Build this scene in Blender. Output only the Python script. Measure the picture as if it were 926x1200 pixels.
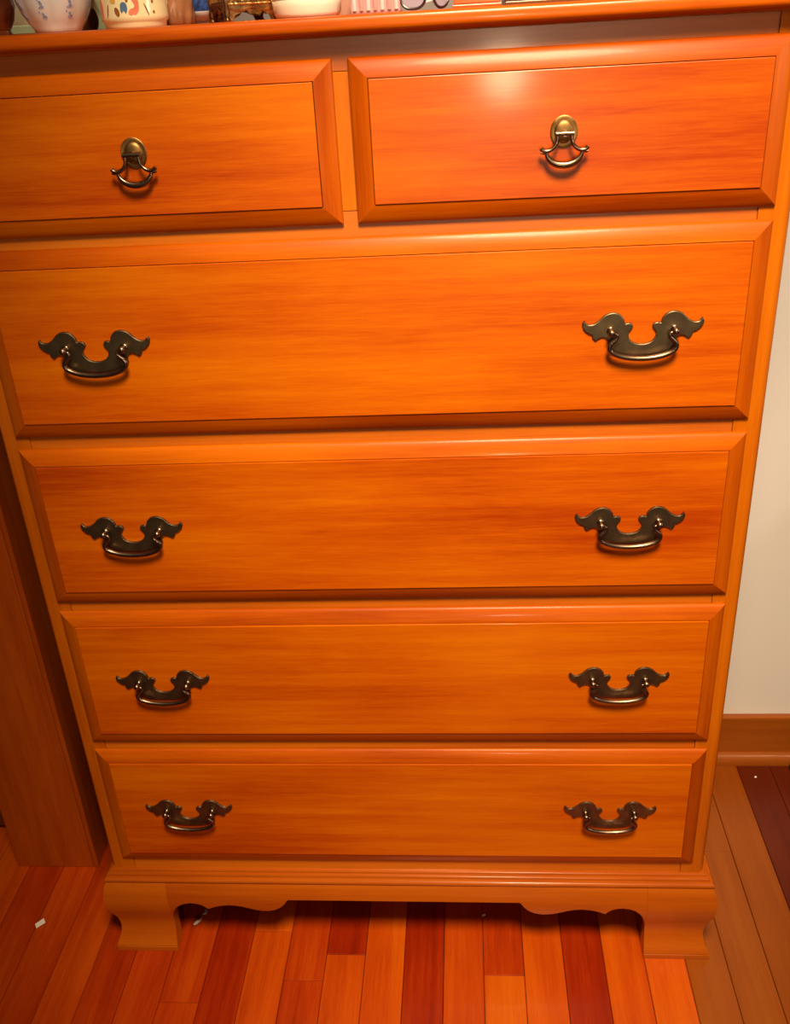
import bpy, bmesh, math, random
from mathutils import Vector, Matrix
from mathutils.geometry import tessellate_polygon

random.seed(7)
for o in list(bpy.data.objects):
    bpy.data.objects.remove(o)
scn = bpy.context.scene
COL = scn.collection

# ------------------------------------------------------------------ camera
# world: x right along the chest, y away from the viewer, z up; floor z = 0,
# y = 0 is the plane of the drawer lips.
CAM = Vector((0.54298, -1.02529, 1.31186))
RIGHT = Vector((0.99683, 0.059454, -0.052861))
DOWN = Vector((-0.019642, -0.459963, -0.887721))
FWD = Vector((-0.077093, 0.885945, -0.457337))
cd = bpy.data.cameras.new('camera')
cd.sensor_fit = 'HORIZONTAL'
cd.sensor_width = 36.0
cd.lens = 1112.7 / 926.0 * 36.0
cd.clip_start = 0.02
cam = bpy.data.objects.new('camera', cd)
COL.objects.link(cam)
m3 = Matrix((RIGHT, -DOWN, -FWD)).transposed()
cam.matrix_world = Matrix.Translation(CAM) @ m3.to_4x4()
scn.camera = cam

# ------------------------------------------------------------------ world, lamps, exposure
w = bpy.data.worlds.new('room_light')
scn.world = w
w.use_nodes = True
bg = w.node_tree.nodes['Background']
bg.inputs[0].default_value = (1.0, 0.80, 0.62, 1)
bg.inputs[1].default_value = 0.018


def lamp(name, kind, loc, power, col, size, target=None):
    l = bpy.data.lights.new(name, kind)
    l.energy = power
    l.color = col
    if kind == 'AREA':
        l.shape = 'DISK'
        l.size = size
    else:
        l.shadow_soft_size = size
    o = bpy.data.objects.new(name, l)
    COL.objects.link(o)
    o.location = loc
    if target is not None:
        d = Vector(target) - Vector(loc)
        o.rotation_euler = d.to_track_quat('-Z', 'Y').to_euler()
    return o


sp_ = lamp('ceiling_spot', 'SPOT', (0.70, -1.10, 2.42), 254, (1.0, 0.80, 0.48), 0.26, (0.645, 0.0, 0.77))
sp_.data.spot_size = math.radians(50)
sp_.data.spot_blend = 1.0
lamp('standing_lamp', 'POINT', (2.0, -0.75, 1.45), 11, (1.0, 0.84, 0.68), 0.14)
lamp('bedside_lamp', 'POINT', (0.70, -2.69, 1.13), 24.0, (1.0, 0.77, 0.48), 0.075)
vs = scn.view_settings
vs.view_transform = 'Standard'
vs.look = 'None'
vs.gamma = 1.0
vs.exposure = 0.55
vs.use_curve_mapping = False


# ------------------------------------------------------------------ materials
def new_mat(name):
    m = bpy.data.materials.new(name)
    m.use_nodes = True
    nt = m.node_tree
    return m, nt, nt.nodes['Principled BSDF']


def ramp(nt, stops):
    r = nt.nodes.new('ShaderNodeValToRGB')
    el = r.color_ramp.elements
    while len(el) < len(stops):
        el.new(0.5)
    for e, (p, c) in zip(el, stops):
        e.position = p
        e.color = (*c, 1)
    return r


def wood(name, dark, mid, light, axis, rough=0.3, streak=55, band=7, along=2.4, coat=0.15, bump=0.05,
         blotch=5.0, lo=0.38, hi=0.62, spec=0.4):
    """stained wood: fine streaks + broad bands along one axis, cloudy blotches"""
    m, nt, b = new_mat(name)
    N, L = nt.nodes, nt.links
    tc = N.new('ShaderNodeTexCoord')
    oi = N.new('ShaderNodeObjectInfo')
    mul = N.new('ShaderNodeMath'); mul.operation = 'MULTIPLY'; mul.inputs[1].default_value = 37.0
    L.new(oi.outputs['Random'], mul.inputs[0])

    def noise(a, c, detail, rgh=0.55):
        mp = N.new('ShaderNodeMapping')
        s = [c, c, c]
        s['XYZ'.index(axis)] = a
        mp.inputs['Scale'].default_value = s
        L.new(tc.outputs['Object'], mp.inputs['Vector'])
        n = N.new('ShaderNodeTexNoise')
        n.noise_dimensions = '4D'
        n.inputs['Scale'].default_value = 1.0
        n.inputs['Detail'].default_value = detail
        n.inputs['Roughness'].default_value = rgh
        L.new(mp.outputs['Vector'], n.inputs['Vector'])
        L.new(mul.outputs[0], n.inputs['W'])
        return n.outputs['Fac']
    fine = noise(along * 11, streak * 11, 3, 0.7)
    med = noise(along * 1.4, streak * 1.5, 5, 0.65)
    broad = noise(along * 0.7, band * 2.2, 2)
    cloud = noise(blotch * 0.6, blotch * 1.3, 2)

    def madd(x, k, y):
        a = N.new('ShaderNodeMath'); a.operation = 'MULTIPLY_ADD'
        L.new(x, a.inputs[0]); a.inputs[1].default_value = k
        if y is None:
            a.inputs[2].default_value = 0
        else:
            L.new(y, a.inputs[2])
        return a.outputs[0]
    f = madd(fine, 0.20, None)
    f = madd(med, 0.26, f)
    f = madd(broad, 0.28, f)
    f = madd(cloud, 0.26, f)
    r = ramp(nt, [(lo, dark), ((lo + hi) / 2, mid), (hi, light)])
    L.new(f, r.inputs[0])
    L.new(r.outputs[0], b.inputs['Base Color'])
    bp = N.new('ShaderNodeBump')
    bp.inputs['Strength'].default_value = bump
    bp.inputs['Distance'].default_value = 0.001
    L.new(madd(fine, 0.5, madd(med, 0.5, None)), bp.inputs['Height'])
    L.new(bp.outputs[0], b.inputs['Normal'])
    b.inputs['Roughness'].default_value = rough
    b.inputs['Coat Weight'].default_value = coat
    b.inputs['Coat Roughness'].default_value = 0.11
    b.inputs['Specular IOR Level'].default_value = spec
    return m


def plain(name, col, rough=0.5, metal=0.0, coat=0.0, var=0.0, scale=30, trans=0.0, bump=0.0):
    m, nt, b = new_mat(name)
    N, L = nt.nodes, nt.links
    b.inputs['Roughness'].default_value = rough
    b.inputs['Metallic'].default_value = metal
    b.inputs['Coat Weight'].default_value = coat
    b.inputs['Coat Roughness'].default_value = 0.08
    b.inputs['Transmission Weight'].default_value = trans
    tc = N.new('ShaderNodeTexCoord')
    n = N.new('ShaderNodeTexNoise')
    n.inputs['Scale'].default_value = scale
    n.inputs['Detail'].default_value = 3
    L.new(tc.outputs['Object'], n.inputs['Vector'])
    r = ramp(nt, [(0.3, tuple(c * (1 - var) for c in col)), (0.7, tuple(min(1, c * (1 + var)) for c in col))])
    L.new(n.outputs['Fac'], r.inputs[0])
    L.new(r.outputs[0], b.inputs['Base Color'])
    if bump:
        bp = N.new('ShaderNodeBump')
        bp.inputs['Strength'].default_value = bump
        bp.inputs['Distance'].default_value = 0.002
        L.new(n.outputs['Fac'], bp.inputs['Height'])
        L.new(bp.outputs[0], b.inputs['Normal'])
    return m


D_, M_, L_ = (0.36, 0.036, 0.0), (0.53, 0.090, 0.0), (0.65, 0.152, 0.0)
E_ = ((0.28, 0.032, 0.0), (0.43, 0.070, 0.0), (0.55, 0.115, 0.0))
F_ = ((0.40, 0.072, 0.001), (0.55, 0.120, 0.002), (0.64, 0.165, 0.003))
B_ = ((0.34, 0.052, 0.001), (0.44, 0.086, 0.002), (0.52, 0.118, 0.003))
M = {}
M['panel'] = wood('maple_stain_horizontal', D_, M_, L_, 'X', rough=0.34, coat=0.16, spec=0.30)
M['edge_x'] = wood('maple_edge_horizontal', *E_, 'X', rough=0.36, streak=90, coat=0.07, spec=0.15)
M['edge_z'] = wood('maple_edge_vertical', *E_, 'Z', rough=0.34, streak=90, coat=0.14, spec=0.32)
M['frame_x'] = wood('maple_frame_horizontal', *F_, 'X', rough=0.38, streak=80, coat=0.2, spec=0.8)
M['frame_z'] = wood('maple_frame_vertical', *F_, 'Z', rough=0.20, streak=70, coat=0.5, spec=0.7)
M['base_x'] = wood('maple_base_horizontal', *B_, 'X', rough=0.32, streak=70, coat=0.2)
M['base_y'] = wood('maple_base_side', *B_, 'Y', rough=0.32, streak=70, coat=0.2)
M['side'] = wood('maple_side', *B_, 'Z', rough=0.3)
M['inside'] = plain('raw_wood_inside', (0.20, 0.10, 0.04), 0.8, var=0.2)
M['bronze'] = plain('antique_bronze', (0.21, 0.15, 0.09), 0.42, metal=1.0, var=0.25, scale=60)
M['bronze_bail'] = plain('antique_bronze_bail', (0.23, 0.15, 0.11), 0.30, metal=1.0, var=0.2, scale=80)
M['brass'] = plain('aged_brass', (0.33, 0.175, 0.06), 0.46, metal=1.0, var=0.2, scale=120)
M['plank'] = [wood(n, *c, 'Y', rough=0.36, streak=60, band=10, coat=0.06, spec=0.3) for n, c in (
    ('oak_plank_dark_red', ((0.17, 0.006, 0.0), (0.30, 0.016, 0.0), (0.42, 0.038, 0.001))),
    ('oak_plank_red', ((0.26, 0.014, 0.0), (0.42, 0.036, 0.001), (0.55, 0.075, 0.002))),
    ('oak_plank_orange', ((0.34, 0.028, 0.0), (0.51, 0.060, 0.001), (0.63, 0.105, 0.002))),
    ('oak_plank_light', ((0.42, 0.050, 0.001), (0.58, 0.092, 0.002), (0.68, 0.14, 0.003))),
    ('oak_plank_umber_shaded', ((0.070, 0.006, 0.001), (0.105, 0.010, 0.001), (0.15, 0.018, 0.001))),  # dark boards at the right, floor shadow painted into their colour too
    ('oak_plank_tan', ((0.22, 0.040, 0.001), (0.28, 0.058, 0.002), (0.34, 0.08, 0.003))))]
M['subfloor'] = plain('dark_gap', (0.10, 0.018, 0.006), 0.8)
M['wall'] = plain('painted_plaster', (0.76, 0.69, 0.70), 0.75, var=0.02, scale=6, bump=0.03)
M['baseboard'] = wood('oak_baseboard', (0.22, 0.042, 0.002), (0.30, 0.066, 0.004), (0.37, 0.09, 0.006), 'X', rough=0.35, streak=80)
M['cabinet'] = wood('walnut_stain_cabinet', (0.26, 0.034, 0.001), (0.38, 0.058, 0.002), (0.48, 0.09, 0.004), 'Z', rough=0.35, streak=40, band=9)
M['cabinet_dark'] = wood('dark_cabinet_door', (0.10, 0.018, 0.006), (0.14, 0.026, 0.008), (0.19, 0.04, 0.01), 'Z', rough=0.4)


# ------------------------------------------------------------------ mesh helpers
def finish(me, angle=38):
    for p in me.polygons:
        p.use_smooth = angle > 0
    if angle <= 0:
        return
    try:
        me.set_sharp_from_angle(angle=math.radians(angle))
    except Exception:
        pass


def wpos(o):
    v = Vector(o.location)
    while o.parent:
        o = o.parent
        v += Vector(o.location)
    return v


def obj(name, geo, mat, parent=None, origin=None, angle=38):
    """one mesh object from world-space geometry; its origin sits in the middle of its bounds"""
    verts, faces = geo[:2]
    if len(geo) > 2:
        angle = 0
    vv = [Vector(v) for v in verts]
    lo = Vector([min(v[i] for v in vv) for i in range(3)])
    hi = Vector([max(v[i] for v in vv) for i in range(3)])
    c = Vector(origin) if origin is not None else (lo + hi) / 2
    me = bpy.data.meshes.new(name)
    me.from_pydata([v - c for v in vv], [], faces)
    bm = bmesh.new()
    bm.from_mesh(me)
    bmesh.ops.remove_doubles(bm, verts=bm.verts, dist=1e-6)
    bmesh.ops.recalc_face_normals(bm, faces=bm.faces)
    bm.to_mesh(me)
    bm.free()
    finish(me, angle)
    me.materials.append(mat)
    o = bpy.data.objects.new(name, me)
    COL.objects.link(o)
    if parent is not None:
        o.parent = parent
        o.location = c - wpos(parent)
    else:
        o.location = c
    return o


def thing(name, label, cat, loc, group=None):
    o = bpy.data.objects.new(name, None)
    COL.objects.link(o)
    o.location = loc
    o.empty_display_size = 0.05
    return tag(o, label, cat, group)


def tag(o, label, cat, group=None):
    o['label'] = label
    o['category'] = cat
    if group:
        o['group'] = group
    return o


def struct(o, label=None):
    o['kind'] = 'structure'
    if label:
        o['label'] = label
    return o


def box(x0, x1, y0, y1, z0, z1, bev=0.0, seg=2, rot=0.0, piv=None):
    bm = bmesh.new()
    bmesh.ops.create_cube(bm, size=1.0)
    for v in bm.verts:
        v.co = Vector(((x0 + x1) / 2 + v.co.x * (x1 - x0), (y0 + y1) / 2 + v.co.y * (y1 - y0), (z0 + z1) / 2 + v.co.z * (z1 - z0)))
    if bev:
        bmesh.ops.bevel(bm, geom=list(bm.edges), offset=bev, segments=seg, affect='EDGES', profile=0.5)
    g = (*from_bm(bm), 'flat')
    if rot:
        c = Vector(piv) if piv else Vector(((x0 + x1) / 2, (y0 + y1) / 2, 0))
        R = Matrix.Rotation(rot, 3, 'Z')
        g = ([R @ (Vector(v) - c) + c for v in g[0]], g[1], 'flat')
    return g


def from_bm(bm):
    bm.verts.index_update()
    g = ([v.co.copy() for v in bm.verts], [[v.index for v in f.verts] for f in bm.faces])
    bm.free()
    return g


def join(*gs):
    V, F = [], []
    for g in gs:
        v, f = g[:2]
        k = len(V)
        V += list(v)
        F += [[i + k for i in q] for q in f]
    return V, F


def loft(loops, closed=True, caps=True):
    """skin consecutive equal-length loops of points"""
    V, F = [], []
    n = len(loops[0])
    for lp in loops:
        V += [Vector(p) for p in lp]
    for k in range(len(loops) - 1):
        for i in range(n if closed else n - 1):
            j = (i + 1) % n
            F.append([k * n + i, k * n + j, (k + 1) * n + j, (k + 1) * n + i])
    if caps and closed:
        F.append(list(range(n))[::-1])
        F.append([(len(loops) - 1) * n + i for i in range(n)])
    return V, F


def lathe(profile, c, seg=40, fn=None, a0=0.0):
    """profile: (r, z) list; closed with poles when r == 0"""
    c = Vector(c)
    loops = []
    for r, z in profile:
        lp = []
        for i in range(seg):
            a = a0 + 2 * math.pi * i / seg
            k = fn(a, z) if fn else 1.0
            lp.append(c + Vector((math.cos(a) * r * k, math.sin(a) * r * k, z)))
        loops.append(lp)
    return loft(loops, True, True)


def crom(pts, k=6, closed=False):
    P = [Vector(p) for p in pts]
    n = len(P)
    out = []
    rng = n if closed else n - 1
    for i in range(rng):
        p0 = P[(i - 1) % n] if closed or i > 0 else P[0] * 2 - P[1]
        p1, p2 = P[i], P[(i + 1) % n]
        p3 = P[(i + 2) % n] if closed or i + 2 < n else P[-1] * 2 - P[-2]
        for s in range(k):
            t = s / k
            out.append(0.5 * ((2 * p1) + (p2 - p0) * t + (2 * p0 - 5 * p1 + 4 * p2 - p3) * t * t + (3 * p1 - p0 - 3 * p2 + p3) * t ** 3))
    if not closed:
        out.append(P[-1])
    return out


def tube(pts, rad, seg=10, flat=1.0, k=6):
    """round bar along a smoothed path; rad: number or function of 0..1"""
    path = crom(pts, k) if k > 1 else [Vector(p) for p in pts]
    loops = []
    n = len(path)
    up = None
    for i, p in enumerate(path):
        t = (path[min(i + 1, n - 1)] - path[max(i - 1, 0)]).normalized()
        if up is None:
            up = Vector((0, -1, 0)) if abs(t.y) < 0.9 else Vector((0, 0, 1))
        up = (up - t * up.dot(t)).normalized()
        sd = t.cross(up)
        r = rad(i / (n - 1)) if callable(rad) else rad
        loops.append([p + (sd * math.cos(a) + up * math.sin(a) * flat) * r for a in [2 * math.pi * j / seg for j in range(seg)]])
    return loft(loops)


def slab_outline(pts, y0, t, inset):
    """solid plate standing in the xz plane, back at y0, front at y0 - t with a softened front edge"""
    n = len(pts)
    P = [Vector((p[0], p[1])) for p in pts]
    area = sum(P[i].x * P[(i + 1) % n].y - P[(i + 1) % n].x * P[i].y for i in range(n))
    sgn = 1 if area > 0 else -1
    I = []
    for i in range(n):
        d = (P[(i + 1) % n] - P[i - 1])
        d = d.normalized() if d.length > 0 else Vector((1, 0))
        I.append(P[i] + Vector((-d.y, d.x)) * inset * sgn)
    mid = [P[i].lerp(I[i], 0.35) for i in range(n)]
    loops = [[Vector((p.x, y0, p.y)) for p in P], [Vector((p.x, y0 - t * 0.45, p.y)) for p in P],
             [Vector((p.x, y0 - t * 0.86, p.y)) for p in mid], [Vector((p.x, y0 - t, p.y)) for p in I]]
    V, F = loft(loops, True, False)
    tri = tessellate_polygon([[Vector((p.x, p.y, 0)) for p in I]])
    k = 3 * n
    F += [[k + a for a in q] for q in tri]
    tri = tessellate_polygon([[Vector((p.x, p.y, 0)) for p in P]])
    F += [list(q)[::-1] for q in tri]
    return V, F


def copy_tree(o, dx, parent):
    c = o.copy()
    COL.objects.link(c)
    c.parent = parent
    c.location = Vector(o.location) + Vector(dx)
    for ch in list(o.children):
        copy_tree(ch, (0, 0, 0), c)
    return c


# ------------------------------------------------------------------ the room
WALL_Y = 0.445
fl = struct(obj('floor', box(-1.3, 2.4, -3.2, WALL_Y + 0.1, -0.06, -0.016), M['subfloor']), 'red-orange hardwood strip floor')
PW = 0.0622
plank_mesh = {}
X0 = 0.2418
ends = {0: -0.062, 1: -0.015, 5: -0.047, -1: 0.027}
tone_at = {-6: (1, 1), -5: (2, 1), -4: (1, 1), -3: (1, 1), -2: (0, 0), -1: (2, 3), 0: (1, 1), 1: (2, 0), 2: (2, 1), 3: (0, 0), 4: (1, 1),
           5: (3, 1), 6: (2, 2), 7: (0, 1), 8: (2, 2), 9: (2, 2), 10: (5, 5), 11: (5, 5), 12: (5, 5), 13: (4, 4), 14: (4, 4), 15: (4, 4)}  # rightmost rows: dark boards whose tone also carries painted shade
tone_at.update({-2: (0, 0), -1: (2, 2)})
rnd = random.Random(3)
for k in range(-15, 24):
    xa = X0 + k * PW
    cuts = [-1.05, WALL_Y]
    e = ends.get(k)
    if e is None:
        e = rnd.choice([rnd.uniform(-0.85, -0.25), rnd.uniform(0.12, 0.4)]) if -3 < k < 12 else rnd.uniform(-0.8, 0.35)
    cuts = [-1.05, e, WALL_Y]
    for s in range(2):
        y0, y1 = cuts[s], cuts[s + 1]
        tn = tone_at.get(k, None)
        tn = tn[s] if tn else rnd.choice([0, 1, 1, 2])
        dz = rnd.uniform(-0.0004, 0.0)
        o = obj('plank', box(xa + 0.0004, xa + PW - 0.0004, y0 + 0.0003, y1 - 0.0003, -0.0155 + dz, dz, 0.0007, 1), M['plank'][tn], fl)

struct(obj('wall_back', box(-2.0, 3.2, WALL_Y, WALL_Y + 0.1, -0.06, 2.6), M['wall']), 'pale cream painted wall')
bb = struct(obj('baseboard_back', box(-0.9, 2.4, WALL_Y - 0.014, WALL_Y, 0.0, 0.106, 0.003, 2), M['baseboard']), 'oak baseboard with quarter round')
qr = [(0, 0), (-0.015, 0), (-0.0148, 0.006), (-0.013, 0.0125), (-0.0095, 0.018), (-0.005, 0.0215), (0, 0.023)]
obj('quarter_round', loft([[(x, WALL_Y - 0.0142 + a, b) for a, b in qr] for x in (-0.9, 2.4)]), M['baseboard'], bb)

# ------------------------------------------------------------------ chest of drawers
XL, XR = -0.0185, 0.8812          # outer faces of the case
YF = 0.005                        # face of stiles
YB = 0.425
chest = thing('chest_of_drawers', 'tall glossy orange maple chest of drawers with bronze pulls and bracket feet',
              'chest of drawers', ((XL + XR) / 2, 0.21, 0.0))


def stile(x0, x1, outer):
    # rounded outer front corner
    r = 0.0100 if outer > 0 else 0.0040
    ch = [(r - r * math.sin(a), r - r * math.cos(a)) for a in [i * math.pi / 20 for i in range(11)]] + [(0.0, 0.030)]
    if outer > 0:
        prof = [(x0, YF)] + [(x1 - a, YF + b) for a, b in ch] + [(x0, YF + 0.03)]
    else:
        prof = [(x1, YF)] + [(x0 + a, YF + b) for a, b in ch] + [(x1, YF + 0.03)]
    return loft([[(x, y, z) for x, y in prof] for z in (0.150, 1.303)])


obj('stile', stile(XL, 0.0155, -1), M['frame_z'], chest, angle=60)
obj('stile', stile(0.8465, XR, 1), M['frame_z'], chest, angle=60)
obj('side_panel', box(XL, XL + 0.018, YF + 0.0305, YB, 0.150, 1.303), M['side'], chest)
obj('side_panel', box(XR - 0.018, XR, YF + 0.0305, YB, 0.150, 1.303), M['side'], chest)
obj('back_panel', box(XL + 0.0185, XR - 0.0185, YB - 0.008, YB, 0.150, 1.303), M['inside'], chest)
obj('bottom_panel', box(XL + 0.0185, XR - 0.0185, YF + 0.031, YB - 0.009, 0.150, 0.165), M['inside'], chest)

Z = {'1t': 1.2842, '1b': 1.1254, '2t': 1.1121, '2b': 0.8922, '3t': 0.8758, '3b': 0.6581, '4t': 0.6428, '4b': 0.4233,
     '5t': 0.4074, '5b': 0.1918}
RY = YF + 0.0012
for z0, z1 in ((Z['1t'] - 0.012, 1.303), (Z['2t'] - 0.010, Z['1b'] + 0.012), (Z['3t'] - 0.010, Z['2b'] + 0.012),
               (Z['4t'] - 0.010, Z['3b'] + 0.012), (Z['5t'] - 0.010, Z['4b'] + 0.012), (0.150, Z['5b'] + 0.012)):
    obj('rail', box(0.0158, 0.8462, RY, RY + 0.03, z0, z1, 0.0004, 1), M['frame_x'], chest)
obj('divider', box(0.408, 0.4425, RY + 0.0002, RY + 0.03, Z['1b'] + 0.0125, Z['1t'] - 0.0125, 0.0006, 1), M['frame_z'], chest)

# edge profile of a drawer front: (distance in from the outer edge, height above the case face)
EW = 0.0198
EPROF = [(0.0006, 0.0006), (0.0, 0.0014), (0.0, 0.0024), (0.0005, 0.0034), (0.0014, 0.0044), (0.0028, 0.0054), (0.0048, 0.0065), (0.0075, 0.0078), (0.0105, 0.0090),
         (0.0140, 0.0102), (0.0172, 0.0111), (EW - 0.0008, 0.0115), (EW - 0.0005, 0.0108)]
PH = 0.0130                      # face of the raised field


def drawer_front(x0, x1, z0, z1):
    yf = YF
    body = join(box(x0 + EW + 0.0001, x1 - EW - 0.0001, yf - PH, yf - 0.0004, z0 + EW + 0.0001, z1 - EW - 0.0001, 0.0007, 2),
                box(x0 + 0.013, x1 - 0.013, yf + 0.0015, YB - 0.06, z0 + 0.013, z1 - 0.013))
    d = obj('drawer', (*body, 'flat'), M['panel'], chest, origin=((x0 + x1) / 2, yf, (z0 + z1) / 2))
    prof = EPROF + [(EW - 0.0005, 0.0006)]
    top = [[(x0 + a, yf - h, z1 - a) for a, h in prof], [(x1 - a, yf - h, z1 - a) for a, h in prof]]
    bot = [[(x0 + a, yf - h, z0 + a) for a, h in prof], [(x1 - a, yf - h, z0 + a) for a, h in prof]]
    lef = [[(x0 + a, yf - h, z0 + a) for a, h in prof], [(x0 + a, yf - h, z1 - a) for a, h in prof]]
    rig = [[(x1 - a, yf - h, z0 + a) for a, h in prof], [(x1 - a, yf - h, z1 - a) for a, h in prof]]
    for g, m in ((top, 'edge_x'), (bot, 'edge_x'), (lef, 'edge_z'), (rig, 'edge_z')):
        obj('edge_moulding', loft(g), M[m], d)
    return d


drawers = {}
drawers['1L'] = drawer_front(0.0005, 0.4175, Z['1b'], Z['1t'])
drawers['1R'] = drawer_front(0.4330, 0.8620, Z['1b'], Z['1t'])
for i in '2345':
    drawers[i] = drawer_front(0.0005, 0.8620, Z[i + 'b'], Z[i + 't'])

# bat-wing pulls ------------------------------------------------------
half = [(0, -15.3), (4, -15.0), (9.9, -12.8), (13.8, -8.0), (14.3, -3.2), (12.1, 0.3), (10.2, 3.9), (12.0, 7.4), (15.8, 8.5), (18.9, 8.0),
        (20.4, 12.8), (25.3, 18.2), (32.6, 20.2), (40.6, 17.8), (47, 11.9), (52.4, 8.4), (57.4, 7.8), (60.4, 9.3), (62.4, 12.0), (64.7, 9),
        (64.3, 5), (61.8, 0.8), (57.2, -2.7), (54.2, -3.8), (53.2, -7.3), (49.9, -10.5), (46.2, -8.4), (42.0, -7.0), (38, -8.7), (35.8, -12.5),
        (35.8, -18), (32, -23.5), (23, -27), (11, -28.4), (0, -28.8)]
hp = crom([(a, b, 0) for a, b in half], 4)
outline = [(p.x * 0.001, p.y * 0.001) for p in hp] + [(-p.x * 0.001, p.y * 0.001) for p in hp[::-1][1:-1]]
FACE = YF - PH


def batwing(d, cx, cz):
    pl = [(cx + a, cz + b) for a, b in outline]
    obj('back_plate', slab_outline(pl, FACE - 0.0001, 0.0026, 0.0011), M['bronze'], d, angle=22)
    for s in (-1, 1):
        prof = [(0.0, 0.0), (0.0042, 0.0), (0.0044, 0.0008), (0.0030, 0.0018), (0.0027, 0.0052), (0.0038, 0.0068), (0.0044, 0.0088),
                (0.0038, 0.0108), (0.0020, 0.0122), (0.0, 0.0125)]
        v, f = lathe([(max(r, 1e-5), z) for r, z in prof], (0, 0, 0), 16)
        v = [Vector((cx + s * 0.034 + p.x, FACE - 0.0026 - p.z, cz + p.y)) for p in v]
        obj('post', (v, f), M['bronze_bail'], d, angle=60)
    yb = FACE - 0.0110
    R_ = [(31.8, -0.5, 0), (28.4, -1.8, 0), (28.0, -5.5, 0.2), (31.4, -9.2, 0.6), (34.8, -12.8, 1.0), (35.6, -17.5, 1.4), (32.0, -22.3, 1.7), (23.5, -26.2, 1.9), (12.5, -28.6, 2), (0, -29.4, 2)]
    full = [(-a, b, y) for a, b, y in R_] + [(a, b, y) for a, b, y in R_[::-1][1:]]
    path = [(cx + a * 0.001, yb + y * 0.0004, cz + b * 0.001) for a, b, y in full]
    obj('bail', tube(path, lambda t: 0.0014 + 0.0017 * math.sin(math.pi * t) ** 0.8, 10, 1.0, 5), M['bronze_bail'], d, angle=80)


def ring_pull(d, cx, cz):
    prof = [(0.0136, 0.0), (0.0136, 0.0012), (0.0128, 0.0018), (0.0106, 0.0014), (0.0098, 0.0014), (0.0092, 0.0026), (0.0070, 0.0036), (0.0035, 0.0041), (1e-5, 0.0042)]
    v, f = lathe(prof, (0, 0, 0), 36)
    v = [Vector((cx + p.x, FACE - 0.0001 - p.z, cz + p.y * 1.12)) for p in v]
    obj('rosette', (v, f), M['brass'], d, angle=45)
    yb = FACE - 0.0100
    hub = join(tube([(cx, FACE - 0.004, cz - 0.001), (cx, yb - 0.001, cz - 0.001)], 0.0032, 12, 1, 1),
               *[tube([(cx + x0, yb, cz - 0.001), (cx + x1, yb, cz - 0.001)], r, 12, 1, 1) for x0, x1, r in
                 ((-0.0088, -0.0058, 0.0028), (-0.0055, -0.0032, 0.0024), (-0.0029, -0.0004, 0.0026), (-0.0001, 0.0026, 0.0026), (0.0029, 0.0055, 0.0024), (0.0058, 0.0088, 0.0028))])
    obj('hinge_barrel', hub, M['bronze_bail'], d, angle=50)
    for s in (-1, 1):
        arm = [(7.0, -2.0), (7.2, -7.0), (9.0, -11.5), (12.5, -15.0), (17.0, -16.6), (21.0, -15.8), (23.0, -13.6)]
        obj('bail_arm', join(tube([(cx + s * a * 0.001, yb - 0.0006, cz + b * 0.001) for a, b in arm], lambda t: 0.0017 + 0.0005 * t, 8, 1, 4),
                             tube([(cx + s * a * 0.001, yb - 0.0004, cz + b * 0.001) for a, b in ((16.5, -16.6), (20.5, -18.2), (23.2, -17.6))], lambda t: 0.0017 - 0.0005 * t, 8, 1, 4)),
            M['bronze_bail'], d, angle=70)
    cres = [(-18.0, -17.6), (-16.2, -22.5), (-12.0, -27.0), (-6.2, -29.6), (0, -30.4), (6.2, -29.6), (12.0, -27.0), (16.2, -22.5), (18.0, -17.6)]
    obj('bail', tube([(cx + a * 0.001, yb, cz + b * 0.001) for a, b in cres], lambda t: 0.0016 + 0.0019 * math.sin(math.pi * t), 10, 0.8, 4), M['bronze_bail'], d, angle=70)


for i in '2345':
    zc = (Z[i + 't'] + Z[i + 'b']) / 2 + 0.001
    batwing(drawers[i], 0.1258, zc)
    batwing(drawers[i], 0.7345, zc)
ring_pull(drawers['1L'], 0.2080, 1.2075)
ring_pull(drawers['1R'], 0.6448, 1.2075)

# top slab with moulded edge (overhang on front and sides) -------------
TOPZ = 1.3212
tprof = [(0.004, 1.3032), (0.0130, 1.3032), (0.0135, 1.3044), (0.0170, 1.3051), (0.0205, 1.3062), (0.0230, 1.3074), (0.0243, 1.3090),
         (0.0249, 1.3110), (0.0248, 1.3158), (0.0241, 1.3184), (0.0226, 1.3201), (0.0200, 1.3210), (0.0160, TOPZ)]


def ring_around(prof, xl, xr, yf, yb):
    """profile (overhang, z) swept round left side, front and right side with mitred corners"""
    loops = []
    for o, z in prof:
        loops.append([Vector((xl - o, yb, z)), Vector((xl - o, yf - o, z)), Vector((xr + o, yf - o, z)), Vector((xr + o, yb, z))])
    return loops


lp = ring_around(tprof, XL, XR, YF, YB)
obj('top', loft(lp), M['panel'], chest, angle=30)

# base moulding, apron and bracket feet ---------------------------------
bprof = [(-0.012, 0.1500), (-0.012, 0.1672), (0.0022, 0.1672), (0.0034, 0.1662), (0.0040, 0.1645), (0.0042, 0.1630), (0.0066, 0.1622), (0.0080, 0.1608),
         (0.0084, 0.1585), (0.0086, 0.1572), (0.0112, 0.1566), (0.0136, 0.1550), (0.0146, 0.1526), (0.0142, 0.1500), (0.0128, 0.1484), (0.004, 0.1484)]
obj('base_moulding', loft(ring_around(bprof, XL, XR, YF, YB)), M['base_x'], chest, angle=40)

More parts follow.
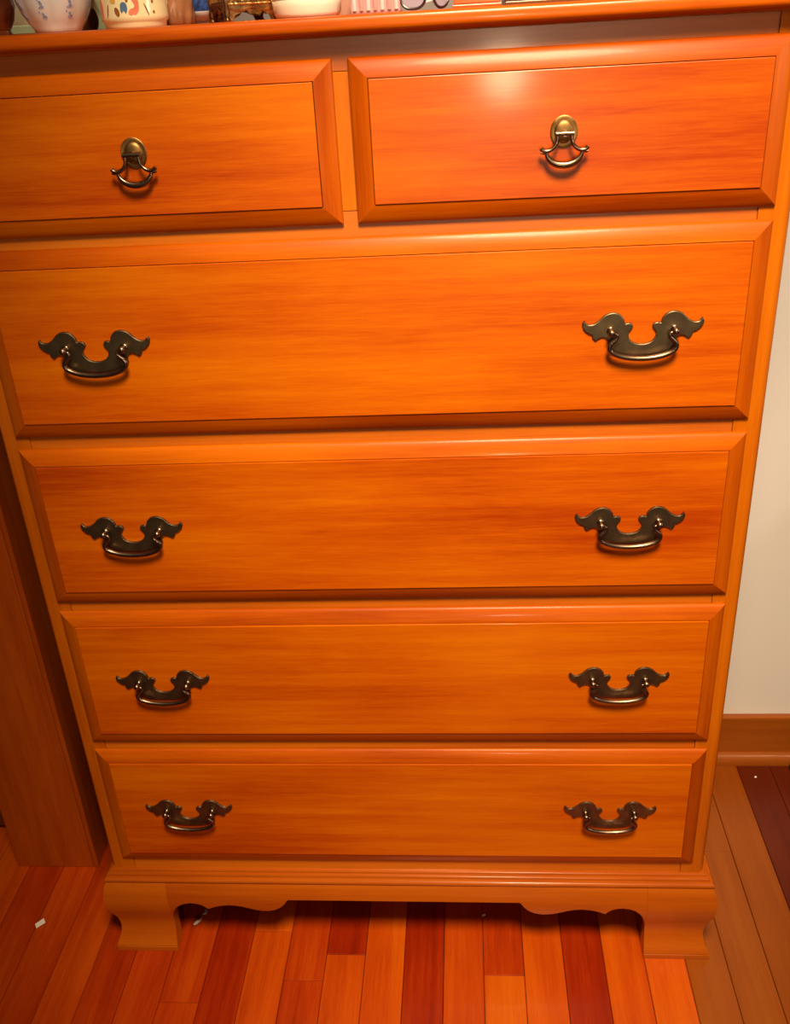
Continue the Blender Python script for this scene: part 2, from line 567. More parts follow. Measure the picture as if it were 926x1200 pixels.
OG = [(0.000, 0.0188), (0.0088, 0.0188), (0.0094, 0.0172), (0.0106, 0.0172), (0.0110, 0.0184), (0.013, 0.0176), (0.019, 0.0150), (0.025, 0.0124), (0.036, 0.0092), (0.049, 0.0078),
      (0.062, 0.0088), (0.072, 0.0116), (0.080, 0.0143), (0.090, 0.0173), (0.101, 0.0193), (0.110, 0.0199), (0.119, 0.0198), (0.132, 0.0182), (0.142, 0.0156), (0.1482, 0.0130)]


def og(z):
    for (a, oa), (b, ob) in zip(OG, OG[1:]):
        if a <= z <= b:
            return oa + (ob - oa) * (z - a) / (b - a)
    return OG[-1][1]


FX = 0.0775                       # width of a foot measured on the case face


def foot(s):
    xc = XR if s > 0 else XL
    xi = xc - s * (FX + 0.003)
    zs = [a for a, _ in OG]
    cols = 6
    fr = []
    for z in zs:
        o = og(z)
        bow = 0.0035 * math.cos(min(1, abs(z - 0.03) / 0.05) * math.pi / 2)   # inner edge bows a little
        xin = xi - s * (0.002 - bow * 0.6)
        fr.append([(xin + (xc + s * o - xin) * c / cols, YF - o, z) for c in range(cols + 1)])
    bk = [[(p[0] if c < cols else p[0] - s * 0.016, YF + 0.012, p[2]) for c, p in enumerate(row)] for row in fr]
    V, F = [], []
    n = cols + 1
    for row in fr:
        V += row
    k = len(V)
    for row in bk:
        V += row
    R = len(zs)
    for r in range(R - 1):
        for c in range(cols):
            F.append([r * n + c, r * n + c + 1, (r + 1) * n + c + 1, (r + 1) * n + c])
            F.append([k + r * n + c, k + (r + 1) * n + c, k + (r + 1) * n + c + 1, k + r * n + c + 1])
        for c in (0, cols):
            F.append([r * n + c, (r + 1) * n + c, k + (r + 1) * n + c, k + r * n + c])
    for r in (0, R - 1):
        for c in range(cols):
            F.append([r * n + c, r * n + c + 1, k + r * n + c + 1, k + r * n + c])
    return V, F


def side_base(s):
    """side return: ogee foot at the front, low skirt behind it, ogee foot at the back"""
    xc = XR if s > 0 else XL
    ys = [(None, 0), (0.05, 0), (0.085, 0), (0.0851, 0.075), (0.10, 0.10), (0.13, 0.112), (0.30, 0.112), (0.33, 0.10), (0.345, 0.075), (0.3451, 0), (YB, 0)]
    rows = 16
    loops = []
    for y, zb in ys:
        fr, bk = [], []
        for r in range(rows + 1):
            z = zb + (0.1482 - zb) * r / rows
            o = og(z)
            yy = YF - o if y is None else y
            fr.append((xc + s * o, yy, z))
            bk.append((xc - s * 0.010, (YF + 0.0125 if y is None else y), z))
        loops.append(fr + bk[::-1])
    return loft(loops)


for s in (-1, 1):
    obj('bracket_foot', foot(s), M['base_x'], chest, angle=50)
    obj('side_skirt', side_base(s), M['base_y'], chest, angle=50)

# scalloped apron between the feet: lower contour (x, z), mirrored about the middle
XM = (XL + XR) / 2
ctr = [(0.0, 0.1213), (0.155, 0.1213), (0.176, 0.1213), (0.1785, 0.1190), (0.184, 0.1105), (0.190, 0.1040), (0.199, 0.0980), (0.210, 0.0950), (0.219, 0.0955), (0.228, 0.0972),
       (0.240, 0.1020), (0.248, 0.1050), (0.259, 0.1078), (0.270, 0.1086), (0.281, 0.1074), (0.293, 0.1040), (0.3035, 0.0986), (0.3045, 0.0988), (0.308, 0.1035),
       (0.314, 0.1085), (0.321, 0.1112), (0.330, 0.1122), (0.340, 0.1105), (0.348, 0.1066), (0.355, 0.1000), (0.3605, 0.0900), (0.3635, 0.0780), (0.365, 0.066)]


def apron():
    # sharp x stations in order from left to right
    st = [(XM - x, z) for x, z in ctr[::-1]] + [(XM + x, z) for x, z in ctr[1:]]
    # stretch so that both ends meet the feet
    xa, xb = XL + FX + 0.0052, XR - FX - 0.0052
    sc = (xb - xa) / (st[-1][0] - st[0][0])
    st = [(xa + (x - st[0][0]) * sc, z) for x, z in st]
    rows = 14
    loops = []
    for x, zb in st:
        fr = []
        for r in range(rows + 1):
            z = zb + (0.1482 - zb) * r / rows
            fr.append((x, YF - og(z), z))
        bk = [(x, YF + 0.010, 0.1482), (x, YF + 0.010, zb)]
        loops.append(fr + bk)
    return loft(loops)


obj('apron', apron(), M['base_x'], chest, angle=50)

# ------------------------------------------------------------------ tall cabinet at the left
cab = thing('tall_cabinet', 'tall reddish-brown wooden cabinet standing left of the chest of drawers', 'cabinet', (-0.6, 0.29, 0))
CX0, CX1, CY = -0.2773, -0.1278, 0.155
obj('pilaster', box(CX0, CX1 - 0.0095, CY, CY + 0.022, 0.0, 1.95, 0.0015, 2), M['cabinet'], cab)
obj('edge_strip', box(CX1 - 0.0085, CX1, CY - 0.0012, CY + 0.022, 0.0, 1.95, 0.002, 3), M['cabinet'], cab)
obj('side_panel', box(CX1 - 0.016, CX1 - 0.001, CY + 0.0225, 0.428, 0.0, 1.95), M['cabinet'], cab)
obj('inner_panel', box(CX0, CX0 + 0.015, CY + 0.0225, 0.428, 0.0, 1.95), M['cabinet'], cab)
obj('door', box(-0.86, CX0 - 0.002, CY + 0.085, CY + 0.105, 0.012, 1.93, 0.002, 2), M['cabinet_dark'], cab)
obj('pilaster', box(-1.01, -0.862, CY, CY + 0.022, 0.0, 1.95, 0.0015, 2), M['cabinet'], cab)
obj('side_panel', box(-1.01, -0.995, CY + 0.0225, 0.428, 0.0, 1.95), M['cabinet'], cab)
obj('top', box(-1.03, CX1 + 0.004, CY - 0.012, 0.43, 1.9505, 1.975, 0.003, 2), M['cabinet'], cab)

# ------------------------------------------------------------------ dark stand at the right edge
M['ebony'] = wood('ebony_stain', (0.012, 0.006, 0.005), (0.022, 0.010, 0.008), (0.035, 0.015, 0.011), 'Z', rough=0.3)
ns = thing('night_stand', 'nearly black night stand at the right edge of the photo by the baseboard', 'stand', (1.35, 0.26, 0))
obj('cabinet_box', box(1.205, 1.60, 0.09, 0.43, 0.20, 0.62, 0.004, 2), M['ebony'], ns)
obj('top', box(1.19, 1.615, 0.07, 0.43, 0.6205, 0.645, 0.004, 2), M['ebony'], ns)
for lx, ly in ((1.215, 0.40), (1.215, 0.13), (1.59, 0.40), (1.59, 0.13)):
    s = -1 if lx < 1.4 else 1
    sp = 0.055 if ly > 0.3 else 0.01
    obj('leg', loft([[(lx + dx * 0.017 * k + s * off, ly + dy * 0.017 * k, z) for dx, dy in ((-1, -1), (1, -1), (1, 1), (-1, 1))]
                     for z, k, off in ((0.0, 0.75, sp), (0.012, 0.75, sp * 0.95), (0.08, 0.85, sp * 0.6), (0.1995, 1.0, 0.0))]), M['ebony'], ns)

# ------------------------------------------------------------------ scraps on the floor
M['paper'] = plain('white_paper', (0.85, 0.78, 0.72), 0.8)
M['lint'] = plain('grey_lint', (0.45, 0.36, 0.34), 0.9)


def chip(cx, cy, l, wd, ang, lift=0.002):
    pts = [(-l / 2, -wd / 2), (l * 0.42, -wd * 0.62), (l / 2, wd * 0.45), (-l * 0.40, wd / 2)]
    lp = []
    for z in (0.0004, 0.0010):
        lp.append([(cx + a * math.cos(ang) - b * math.sin(ang), cy + a * math.sin(ang) + b * math.cos(ang), z + lift * (a / l + 0.5)) for a, b in pts])
    return loft(lp)


tag(obj('paper_scrap', chip(-0.1876, 0.034, 0.017, 0.0095, 0.75), M['paper']), 'small white paper scrap lying on the floor left of the chest', 'paper scrap')
lint_path = [(0.076, 0.034, 0.0035), (0.081, 0.037, 0.0055), (0.086, 0.043, 0.005), (0.087, 0.052, 0.007), (0.091, 0.057, 0.004), (0.089, 0.064, 0.0035)]
tag(obj('lint', tube(lint_path, lambda t: 0.0016 + 0.0012 * math.sin(t * 9), 6, 1, 4), M['lint']), 'wisp of grey lint under the chest behind its left front foot', 'lint')
tag(obj('crumb', chip(1.078, 0.385, 0.004, 0.0035, 0.2, 0.001), M['paper']), 'tiny pale crumb on the dark floor near the baseboard', 'crumb', 'crumbs on the floor')
tag(obj('crumb', chip(0.555, 0.062, 0.006, 0.003, 0.4, 0.001), M['paper']), 'tiny pale crumb on the floor under the apron of the chest', 'crumb', 'crumbs on the floor')

# ------------------------------------------------------------------ trinkets on top
T = TOPZ
M['porcelain'] = plain('white_porcelain', (0.88, 0.84, 0.88), 0.22, coat=0.5)
M['blue_paint'] = plain('cobalt_underglaze', (0.34, 0.37, 0.66), 0.3, var=0.4, scale=400)
M['cream'] = plain('cream_glaze', (0.95, 0.80, 0.50), 0.28, coat=0.4)
M['ivory'] = plain('ivory_glaze', (0.95, 0.85, 0.62), 0.3, coat=0.3)
M['wax'] = plain('warm_white_ceramic', (0.84, 0.72, 0.62), 0.35, coat=0.2)
M['jade'] = plain('pale_green_glaze', (0.66, 0.80, 0.52), 0.3, coat=0.3, var=0.12, scale=60)
M['brown_glaze'] = plain('brown_treacle_glaze', (0.16, 0.035, 0.012), 0.14, coat=0.8, var=0.5, scale=50)
M['satin'] = plain('tan_satin', (0.40, 0.17, 0.08), 0.26, var=0.15, scale=90)
M['navy'] = plain('navy_cloth', (0.03, 0.07, 0.30), 0.6, var=0.7, scale=260, bump=0.6)
M['gilt'] = plain('gilded_metal', (0.62, 0.36, 0.13), 0.3, metal=1.0, var=0.5, scale=160, bump=0.5)
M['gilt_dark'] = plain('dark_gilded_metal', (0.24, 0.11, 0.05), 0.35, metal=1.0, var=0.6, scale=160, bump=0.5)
M['blush'] = plain('blush_card', (0.52, 0.25, 0.20), 0.5, var=0.1)
M['pink_glass'] = plain('pink_pressed_glass', (0.75, 0.42, 0.44), 0.08, trans=0.3, coat=0.5, var=0.1)
M['pale_glass'] = plain('pale_pressed_glass', (0.84, 0.72, 0.80), 0.08, trans=0.2, coat=0.5)
M['lens'] = plain('lilac_lens', (0.40, 0.33, 0.46), 0.08, trans=0.2, coat=0.5)
M['black'] = plain('black_rim', (0.03, 0.012, 0.02), 0.3)
M['red_box'] = wood('rosewood_box', (0.40, 0.055, 0.010), (0.52, 0.085, 0.014), (0.62, 0.12, 0.02), 'X', rough=0.3)
M['dark_box'] = wood('dark_box_wood', (0.10, 0.03, 0.01), (0.15, 0.045, 0.014), (0.2, 0.06, 0.02), 'X', rough=0.35)
M['salmon'] = plain('salmon_paint', (0.78, 0.20, 0.12), 0.35)
M['slate_blue'] = plain('slate_blue_paint', (0.10, 0.18, 0.36), 0.35)
M['brown_paint'] = plain('brown_paint', (0.30, 0.10, 0.03), 0.35)
M['ochre'] = plain('ochre_paint', (0.80, 0.40, 0.08), 0.35)


def decal(cx, cy, rfun, ang, zc, pts, t=0.0004):
    """painted mark wrapped on a round vessel: pts in metres (along the girth, up)"""
    P = crom([(a, b, 0) for a, b in pts], 4, True)
    lo, hi = [], []
    for p in P:
        r = rfun(zc + p.y)
        a = ang + p.x / r
        for rr, q in ((r - 0.0002, lo), (r + t, hi)):
            q.append(Vector((cx + math.cos(a) * rr, cy + math.sin(a) * rr, T + zc + p.y)))
    n = len(P)
    V, F = loft([lo, hi], True, False)
    F += [[n + i for i in q] for q in tessellate_polygon([[Vector((p.x, p.y, 0)) for p in P]])]
    return V, F


def ell(w, h, n=8, rot=0.0, dx=0, dy=0):
    return [(dx + w * math.cos(2 * math.pi * i / n) * math.cos(rot) - h * math.sin(2 * math.pi * i / n) * math.sin(rot),
             dy + w * math.cos(2 * math.pi * i / n) * math.sin(rot) + h * math.sin(2 * math.pi * i / n) * math.cos(rot)) for i in range(n)]


def interp(prof, z):
    for (ra, za), (rb, zb) in zip(prof, prof[1:]):
        if za <= z <= zb and zb > za:
            return ra + (rb - ra) * (z - za) / (zb - za)
    return prof[-1][0]


# brown jug
cx, cy = 0.054, 0.050
j = thing('jug', 'glossy dark brown ceramic jug, leftmost of the trinkets on the chest', 'jug', (cx, cy, T), 'trinkets on top of the chest')
jp = [(0.020, 0.0), (0.024, 0.003), (0.031, 0.014), (0.0345, 0.027), (0.032, 0.042), (0.024, 0.056), (0.017, 0.066), (0.016, 0.074), (0.020, 0.082), (0.0175, 0.081), (0.0135, 0.073), (0.012, 0.05), (1e-5, 0.03)]
obj('body', lathe(jp, (cx, cy, T), 36), M['brown_glaze'], j, angle=60)
obj('handle', tube([(cx - 0.018, cy, T + 0.074), (cx - 0.036, cy, T + 0.072), (cx - 0.046, cy, T + 0.055), (cx - 0.038, cy, T + 0.036), (cx - 0.030, cy, T + 0.030)], 0.0042), M['brown_glaze'], j)
obj('foot_ring', lathe([(0.0255, 0.0), (0.026, 0.002), (0.0255, 0.0045), (0.0235, 0.0045)], (cx, cy, T), 36), M['brown_glaze'], j)

# ivory jar behind
cx, cy = 0.045, 0.165
o_ = thing('lidded_jar', 'ivory jar with pale green foot behind the blue and white bowl', 'jar', (cx, cy, T), 'trinkets on top of the chest')
obj('body', lathe([(0.036, 0.0105), (0.038, 0.014), (0.039, 0.03), (0.037, 0.055), (0.030, 0.066), (1e-5, 0.066)], (cx, cy, T)), M['ivory'], o_)
obj('foot', lathe([(0.035, 0.0), (0.037, 0.002), (0.037, 0.009), (0.0355, 0.0105), (1e-5, 0.0105)], (cx, cy, T)), M['jade'], o_)
obj('lid', lathe([(0.031, 0.0662), (0.032, 0.069), (0.026, 0.075), (0.010, 0.079), (0.005, 0.081), (0.006, 0.087), (1e-5, 0.090)], (cx, cy, T)), M['ivory'], o_)

# blue and white lobed bowl
cx, cy = 0.1315, 0.052
b_ = thing('lobed_bowl', 'white porcelain lobed bowl with small blue flower sprigs, at left front of the chest top', 'bowl', (cx, cy, T), 'trinkets on top of the chest')
bp_ = [(0.0225, 0.0), (0.0238, 0.0016), (0.0246, 0.004), (0.0290, 0.010), (0.0335, 0.018), (0.0372, 0.028), (0.0395, 0.040), (0.0405, 0.050), (0.0415, 0.054),
       (0.0398, 0.0545), (0.0385, 0.049), (0.0370, 0.038), (0.032, 0.022), (0.022, 0.009), (1e-5, 0.006)]
NL = 8


def lobe(a, z):
    return 1.0 + 0.035 * min(1, max(0, z) / 0.012) * (abs(math.cos(NL / 2 * (a + 0.20))) - 0.7)


obj('bowl', lathe(bp_, (cx, cy, T), 96, lobe), M['porcelain'], b_, angle=70)
for k, da in enumerate((-1.22, -0.435, 0.35, 1.135, 1.92, 2.7)):
    ang = -math.pi / 2 + da - 0.385
    for zc, w_, h_, dx in ((0.0262, 0.0014, 0.0024, 0.001), (0.0225, 0.0030, 0.0011, 0.0004), (0.0185, 0.0009, 0.0009, -0.0028), (0.0140, 0.0024, 0.0013, 0.0012), (0.0165, 0.0011, 0.0015, 0.0005), (0.0295, 0.0008, 0.0014, -0.0014)):
        rf = lambda z, a=ang: interp(bp_[:9], z) * lobe(a, z)
        obj('flower_sprig', decal(cx, cy, rf, ang, zc, ell(w_, h_, 7, 0.3, dx)), M['blue_paint'], b_)

# dark little box behind between bowl and vase
o_ = thing('pill_box', 'small dark brown box behind the pale green vase', 'box', (0.1375, 0.17, T), 'trinkets on top of the chest')
obj('body', box(0.115, 0.160, 0.155, 0.185, T, T + 0.022, 0.002), M['dark_box'], o_)
obj('lid', box(0.1145, 0.1605, 0.1545, 0.1855, T + 0.0222, T + 0.028, 0.002), M['wax'], o_)

# pale green bud vase
cx, cy = 0.168, 0.106
o_ = thing('bud_vase', 'pale green fluted vase narrow at the foot, beside the painted mug', 'vase', (cx, cy, T), 'trinkets on top of the chest')
vp = [(0.0135, 0.0), (0.0140, 0.0015), (0.0122, 0.005), (0.0112, 0.011), (0.0128, 0.018), (0.0170, 0.025), (0.0225, 0.034), (0.026, 0.045), (0.025, 0.058), (0.018, 0.072), (0.016, 0.082),
      (0.0205, 0.092), (0.018, 0.091), (0.0135, 0.08), (0.013, 0.05), (1e-5, 0.02)]
obj('body', lathe(vp, (cx, cy, T), 60, lambda a, z: 1 + 0.03 * math.cos(10 * a)), M['jade'], o_, angle=60)
obj('rim', lathe([(0.0200, 0.0905), (0.0213, 0.0925), (0.0200, 0.0945), (0.0180, 0.0930)], (cx, cy, T), 40), M['jade'], o_)

# painted mug
cx, cy = 0.2190, 0.034
m_ = thing('painted_mug', 'cream mug painted with coloured folk flowers, at the front of the chest top', 'mug', (cx, cy, T), 'trinkets on top of the chest')
mp_ = [(0.0290, 0.0), (0.0300, 0.0012), (0.0302, 0.0042), (0.0310, 0.0052), (0.0326, 0.0070), (0.0330, 0.0100), (0.0328, 0.0160), (0.0328, 0.070), (0.0335, 0.073),
       (0.0325, 0.0745), (0.0305, 0.072), (0.0300, 0.02), (1e-5, 0.012)]
obj('body', lathe(mp_, (cx, cy, T), 56), M['cream'], m_, angle=50)
obj('handle', tube([(cx + 0.020, cy + 0.026, T + 0.062), (cx + 0.030, cy + 0.040, T + 0.060), (cx + 0.034, cy + 0.046, T + 0.042), (cx + 0.029, cy + 0.038, T + 0.024), (cx + 0.020, cy + 0.026, T + 0.020)], 0.0042), M['cream'], m_)
rf = lambda z: interp(mp_[:9], z)
FRONT = -math.pi / 2 - 0.03
obj('painted_flower', decal(cx, cy, rf, FRONT, 0.0, [(0.0055, 0.0150), (0.0050, 0.0120), (0.0080, 0.0105), (0.0120, 0.0115), (0.0148, 0.0150), (0.0155, 0.0205), (0.0142, 0.0262), (0.0112, 0.0280), (0.0088, 0.0262), (0.0095, 0.0232), (0.0112, 0.0200), (0.0105, 0.0172), (0.0080, 0.0165)]), M['salmon'], m_)
obj('painted_leaf', decal(cx, cy, rf, FRONT, 0.0175, [(-0.0030, -0.0012), (-0.0020, -0.0042), (0.0002, -0.0025), (0.0022, -0.0048), (0.0040, -0.0016), (0.0036, 0.0030), (0.0008, 0.0050), (-0.0022, 0.0032)]), M['slate_blue'], m_)
obj('painted_leaf', decal(cx, cy, rf, FRONT, 0.0142, ell(0.0024, 0.0042, 8, 0.35, -0.0068, 0.0)), M['brown_paint'], m_)
obj('painted_dot', decal(cx, cy, rf, FRONT, 0.0240, ell(0.0030, 0.0022, 8, -0.3, -0.0100, 0.0)), M['ochre'], m_)
obj('painted_flower', decal(cx, cy, rf, FRONT, 0.0185, ell(0.0030, 0.0085, 8, 0.05, -0.0285, 0.0)), M['salmon'], m_)
for dx, tl in ((-0.0180, 0.25), (0.0225, -0.35)):
    obj('painted_stroke', decal(cx, cy, rf, FRONT, 0.0155, ell(0.0007, 0.0058, 8, -tl, dx, 0.0)), M['brown_paint'], m_)
for dx, dz in ((0.030, 0.013), (0.0296, 0.022), (0.0045, 0.0235), (0.0058, 0.0278)):
    obj('painted_dot', decal(cx, cy, rf, FRONT, dz, ell(0.0012, 0.0014, 6, 0, dx, 0.0)), M['brown_paint'], m_)

# satin pouch
cx, cy = 0.2495, 0.080
p_ = thing('satin_pouch', 'crumpled shiny tan satin pouch right of the painted mug', 'pouch', (cx, cy, T), 'trinkets on top of the chest')
pr = [(0.014, 0.0), (0.0165, 0.002), (0.0175, 0.010), (0.0172, 0.022), (0.0150, 0.036), (0.0075, 0.046), (0.0060, 0.050), (0.0120, 0.058), (0.0165, 0.066), (1e-5, 0.062)]
obj('bag', lathe(pr, (cx, cy, T), 72, lambda a, z: 1 + (0.04 + 0.10 * min(1, z / 0.03)) * (abs(math.sin(5 * a + 70 * z)) - 0.5) + 0.06 * math.sin(9 * a - 120 * z)), M['satin'], p_, angle=80)
obj('ribbon', lathe([(0.0070, 0.0465), (0.0082, 0.0475), (0.0082, 0.0500), (0.0070, 0.0510)], (cx, cy, T), 24), M['blush'], p_)

# white saucer with a navy pincushion
cx, cy = 0.272, 0.135
s_ = thing('saucer', 'white dish under the navy cushion behind the gilded casket', 'dish', (cx, cy, T), 'trinkets on top of the chest')
obj('dish', lathe([(0.022, 0.0), (0.023, 0.003), (0.030, 0.006), (0.036, 0.011), (0.0362, 0.0125), (0.034, 0.0120), (0.028, 0.008), (1e-5, 0.0055)], (cx, cy, T), 48), M['porcelain'], s_, angle=60)
obj('foot_ring', lathe([(0.0235, 0.0), (0.0242, 0.001), (0.0240, 0.0028), (0.0225, 0.0028)], (cx, cy, T), 48), M['porcelain'], s_)
c_ = thing('pin_cushion', 'navy blue patterned cushion resting on the white dish', 'cushion', (cx, cy, T + 0.0082), 'trinkets on top of the chest')
obj('cushion', lathe([(0.0200, 0.0062), (0.0275, 0.011), (0.0295, 0.020), (0.0275, 0.030), (0.018, 0.038), (1e-5, 0.040)], (cx, cy, T + 0.0022), 48, lambda a, z: 1 + 0.03 * abs(math.sin(4 * a))), M['navy'], c_, angle=70)
obj('button', lathe([(0.004, 0.0), (0.0045, 0.0012), (0.003, 0.0025), (1e-5, 0.003)], (cx, cy, T + 0.0420), 16), M['porcelain'], c_)

# gilded casket
cor = Vector((0.3155, 0.018, T))
th = math.radians(27)
ux, uy = Vector((math.cos(th), math.sin(th), 0)), Vector((-math.sin(th), math.cos(th), 0))
LB, LA = 0.052, 0.060
g_ = thing('gilded_casket', 'small ornate gilded metal casket on scalloped feet, turned corner-on', 'casket', tuple(cor + ux * LB / 2 + uy * LA / 2), 'trinkets on top of the chest')


def casket_wall(p, d, n, L_, h0=0.0, h1=0.040):
    """upright wall along d from p, scalloped at the bottom with a foot at both ends"""
    lo = []
    N = 20
    for i in range(N + 1):
        t = i / N
        e = min(t, 1 - t)
        zb = 0.0 if e < 0.11 else (0.0045 + 0.0055 * math.sin(math.pi * min(1, (e - 0.11) / 0.39) * 0.5)) - (0.004 if e > 0.44 else 0.0)
        lo.append((t * L_, zb))
    loops = []
    for s, zb in lo:
        q = p + d * s
        loops.append([q + Vector((0, 0, zb)), q + Vector((0, 0, h1)), q - n * 0.003 + Vector((0, 0, h1)), q - n * 0.003 + Vector((0, 0, zb))])
    return loft(loops)


c0 = cor
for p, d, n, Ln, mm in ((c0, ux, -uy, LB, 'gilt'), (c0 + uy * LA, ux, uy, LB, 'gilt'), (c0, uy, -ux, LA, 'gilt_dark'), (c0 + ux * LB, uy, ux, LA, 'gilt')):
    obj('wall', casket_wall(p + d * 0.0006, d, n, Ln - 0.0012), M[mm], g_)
    # embossed band of little studs and a rail
    studs = []
    nn = 11
    for i in range(nn):
        q = p + d * (Ln * (i + 0.5) / nn) + n * 0.0004
        studs.append(lathe([(0.0019, -0.0019), (0.0016, -0.0008), (0.0018, 0.0006), (0.0010, 0.0018), (1e-5, 0.0020)], q + Vector((0, 0, 0.0200)), 8))
    obj('stud_band', join(*studs), M['gilt'], g_)
    obj('moulding', tube([p + n * 0.0006 + Vector((0, 0, 0.0155)), p + d * Ln + n * 0.0006 + Vector((0, 0, 0.0155))], 0.0012, 8, 1, 1), M[mm], g_)
    obj('scroll', tube([p + d * (Ln * t) + n * 0.0006 + Vector((0, 0, 0.0125 - 0.0030 * abs(math.sin(math.pi * t * 2)))) for t in [i / 12 for i in range(13)]], 0.0010, 6, 1, 2), M[mm], g_)
for p in (c0, c0 + ux * LB, c0 + uy * LA, c0 + ux * LB + uy * LA):
    obj('corner_foot', lathe([(0.0030, 0.0), (0.0036, 0.0015), (0.0028, 0.0040), (0.0034, 0.0085), (0.0024, 0.0130), (0.0030, 0.0250), (0.0024, 0.040), (1e-5, 0.041)], p, 12), M['gilt_dark'], g_)
lid = [c0 - ux * 0.002 - uy * 0.002, c0 + ux * (LB + 0.002) - uy * 0.002, c0 + ux * (LB + 0.002) + uy * (LA + 0.002), c0 - ux * 0.002 + uy * (LA + 0.002)]
cen = sum(lid, Vector()) / 4
obj('lid', loft([[cen + (q - cen) * k + Vector((0, 0, z)) for q in lid] for z, k in ((0.0402, 1.0), (0.044, 1.0), (0.050, 0.86), (0.056, 0.55), (0.058, 0.2))]), M['gilt'], g_)
obj('knob', lathe([(0.003, 0.0), (0.0025, 0.003), (0.005, 0.006), (0.005, 0.009), (1e-5, 0.012)], cen + Vector((0, 0, 0.0578)), 16), M['gilt'], g_)

# warm white ceramic candle bowl
cx, cy = 0.3925, 0.040
o_ = thing('candle_bowl', 'plain warm white ceramic candle bowl right of the gilded casket', 'candle bowl', (cx, cy, T), 'trinkets on top of the chest')
cp = [(0.0300, 0.0), (0.0318, 0.0010), (0.0332, 0.0040), (0.0342, 0.0100), (0.0346, 0.0150), (0.0342, 0.0156), (0.0348, 0.0164), (0.0352, 0.0240), (0.0346, 0.0340), (0.0350, 0.036), (0.0335, 0.037), (0.0325, 0.034), (0.0320, 0.026)]
obj('bowl', lathe(cp, (cx, cy, T), 64), M['wax'], o_, angle=40)
obj('wax', lathe([(0.0315, 0.0255), (0.0318, 0.0275), (0.018, 0.0270), (1e-5, 0.0268)], (cx, cy, T), 40), M['porcelain'], o_)
obj('wick', tube([(cx, cy, T + 0.0265), (cx + 0.0005, cy, T + 0.033), (cx + 0.002, cy, T + 0.037)], 0.0006, 6), M['black'], o_)

# blush card box behind
o_ = thing('card_box', 'dusty pink box behind the candle bowl and the pink glass box', 'box', (0.43, 0.115, T), 'trinkets on top of the chest')
obj('body', box(0.400, 0.452, 0.095, 0.135, T, T + 0.040, 0.001), M['blush'], o_)
obj('lid', box(0.399, 0.453, 0.094, 0.136, T + 0.0402, T + 0.050, 0.001), M['blush'], o_)

# pink pressed-glass box
cx0, cx1 = 0.4375, 0.4865
o_ = thing('glass_box', 'pink and white pressed glass box with ribbed sides, right of the candle bowl', 'glass box', ((cx0 + cx1) / 2, 0.045, T), 'trinkets on top of the chest')
obj('body', box(cx0, cx1, 0.022, 0.070, T, T + 0.026, 0.0015, 2), M['pink_glass'], o_)
nr = 7
for i in range(nr):
    xx = cx0 + 0.004 + (cx1 - cx0 - 0.008) * i / (nr - 1)
    obj('glass_rib', tube([(xx, 0.0222, T + 0.003), (xx, 0.0212, T + 0.012), (xx, 0.0222, T + 0.023)], 0.0022, 8), M['pink_glass'] if i % 2 else M['pale_glass'], o_)
obj('lid', box(cx0 - 0.001, cx1 + 0.001, 0.021, 0.071, T + 0.0262, T + 0.034, 0.002, 2), M['pink_glass'], o_)

# dark-rimmed eyeglasses standing folded
e_ = thing('eyeglasses', 'dark-rimmed eyeglasses with lilac lenses beside the pink glass box', 'eyeglasses', (0.508, 0.03, T), 'trinkets on top of the chest')


def lens_pts(cx, cy, cz, w_, h_, tilt, n=28, p=2.6):
    out = []
    for i in range(n):
        a = 2 * math.pi * i / n
        ca, sa = math.cos(a), math.sin(a)
        x = w_ * math.copysign(abs(ca) ** (2 / p), ca)
        z = h_ * math.copysign(abs(sa) ** (2 / p), sa)
        out.append(Vector((cx + x * math.cos(tilt), cy + x * math.sin(tilt) + 0.12 * z, cz + z)))
    return out


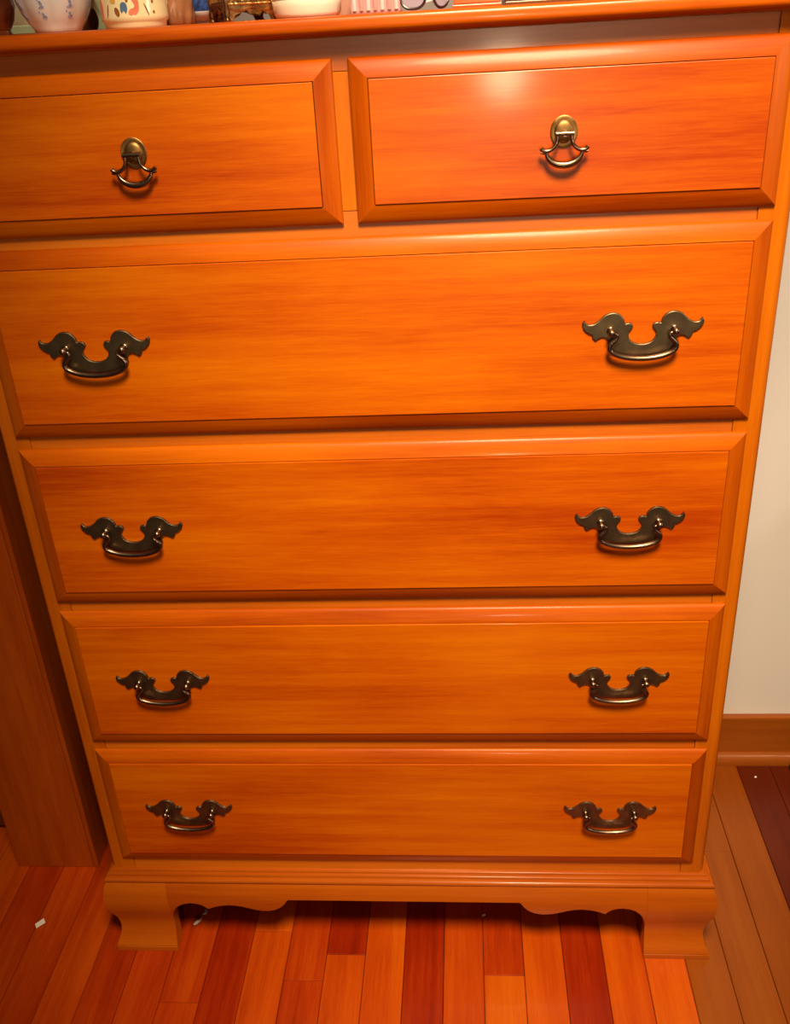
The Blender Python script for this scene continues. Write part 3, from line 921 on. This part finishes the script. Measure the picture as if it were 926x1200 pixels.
for (lx, ly, lw, lh, tl, pw) in ((0.4990, 0.024, 0.0128, 0.0150, -0.10, 2.6), (0.5262, 0.032, 0.0105, 0.0150, 0.75, 2.3)):
    zc = T + lh + 0.0018
    lp_ = lens_pts(lx, ly, zc, lw, lh, tl, 28, pw)
    ctr_ = Vector((lx, ly, zc))
    nrm = Vector((math.sin(tl), -math.cos(tl), 0))
    obj('lens', loft([[q - nrm * 0.0006 for q in lp_], [q + nrm * 0.0006 for q in lp_]]), M['lens'], e_)
    obj('rim', tube(lp_ + [lp_[0]], 0.0014, 8, 1, 1), M['black'], e_)
obj('bridge', tube([(0.5112, 0.0235, T + 0.020), (0.5150, 0.0215, T + 0.0225), (0.5186, 0.0250, T + 0.020)], 0.0013, 8), M['black'], e_)
obj('temple', tube([(0.5335, 0.042, T + 0.022), (0.5330, 0.055, T + 0.018), (0.520, 0.060, T + 0.010), (0.500, 0.050, T + 0.006)], 0.0014, 8), M['porcelain'], e_)
obj('temple', tube([(0.4868, 0.027, T + 0.022), (0.488, 0.048, T + 0.018), (0.505, 0.066, T + 0.012), (0.528, 0.070, T + 0.006)], 0.0014, 8), M['black'], e_)

# small red-brown wooden box and a dark one
o_ = thing('wooden_box', 'small red-brown wooden box, the rightmost box at the front of the chest top', 'box', (0.561, 0.05, T), 'trinkets on top of the chest')
obj('body', box(0.5385, 0.5835, 0.026, 0.078, T + 0.0032, T + 0.030, 0.001), M['red_box'], o_)
obj('plinth', box(0.5370, 0.5850, 0.0245, 0.0795, T, T + 0.0030, 0.0008), M['red_box'], o_)
obj('lid', box(0.5375, 0.5845, 0.025, 0.079, T + 0.0302, T + 0.038, 0.0015), M['red_box'], o_)
o_ = thing('dark_tray', 'low dark brown wooden tray at the back right of the chest top', 'tray', (0.63, 0.11, T), 'trinkets on top of the chest')
obj('base', box(0.590, 0.680, 0.07, 0.15, T, T + 0.004, 0.001), M['dark_box'], o_)
for a in ((0.590, 0.680, 0.07, 0.074), (0.590, 0.680, 0.146, 0.15), (0.590, 0.594, 0.0742, 0.1458), (0.676, 0.680, 0.0742, 0.1458)):
    obj('tray_side', box(*a, T + 0.0041, T + 0.022, 0.0008), M['dark_box'], o_)
bpy.context.view_layer.update()
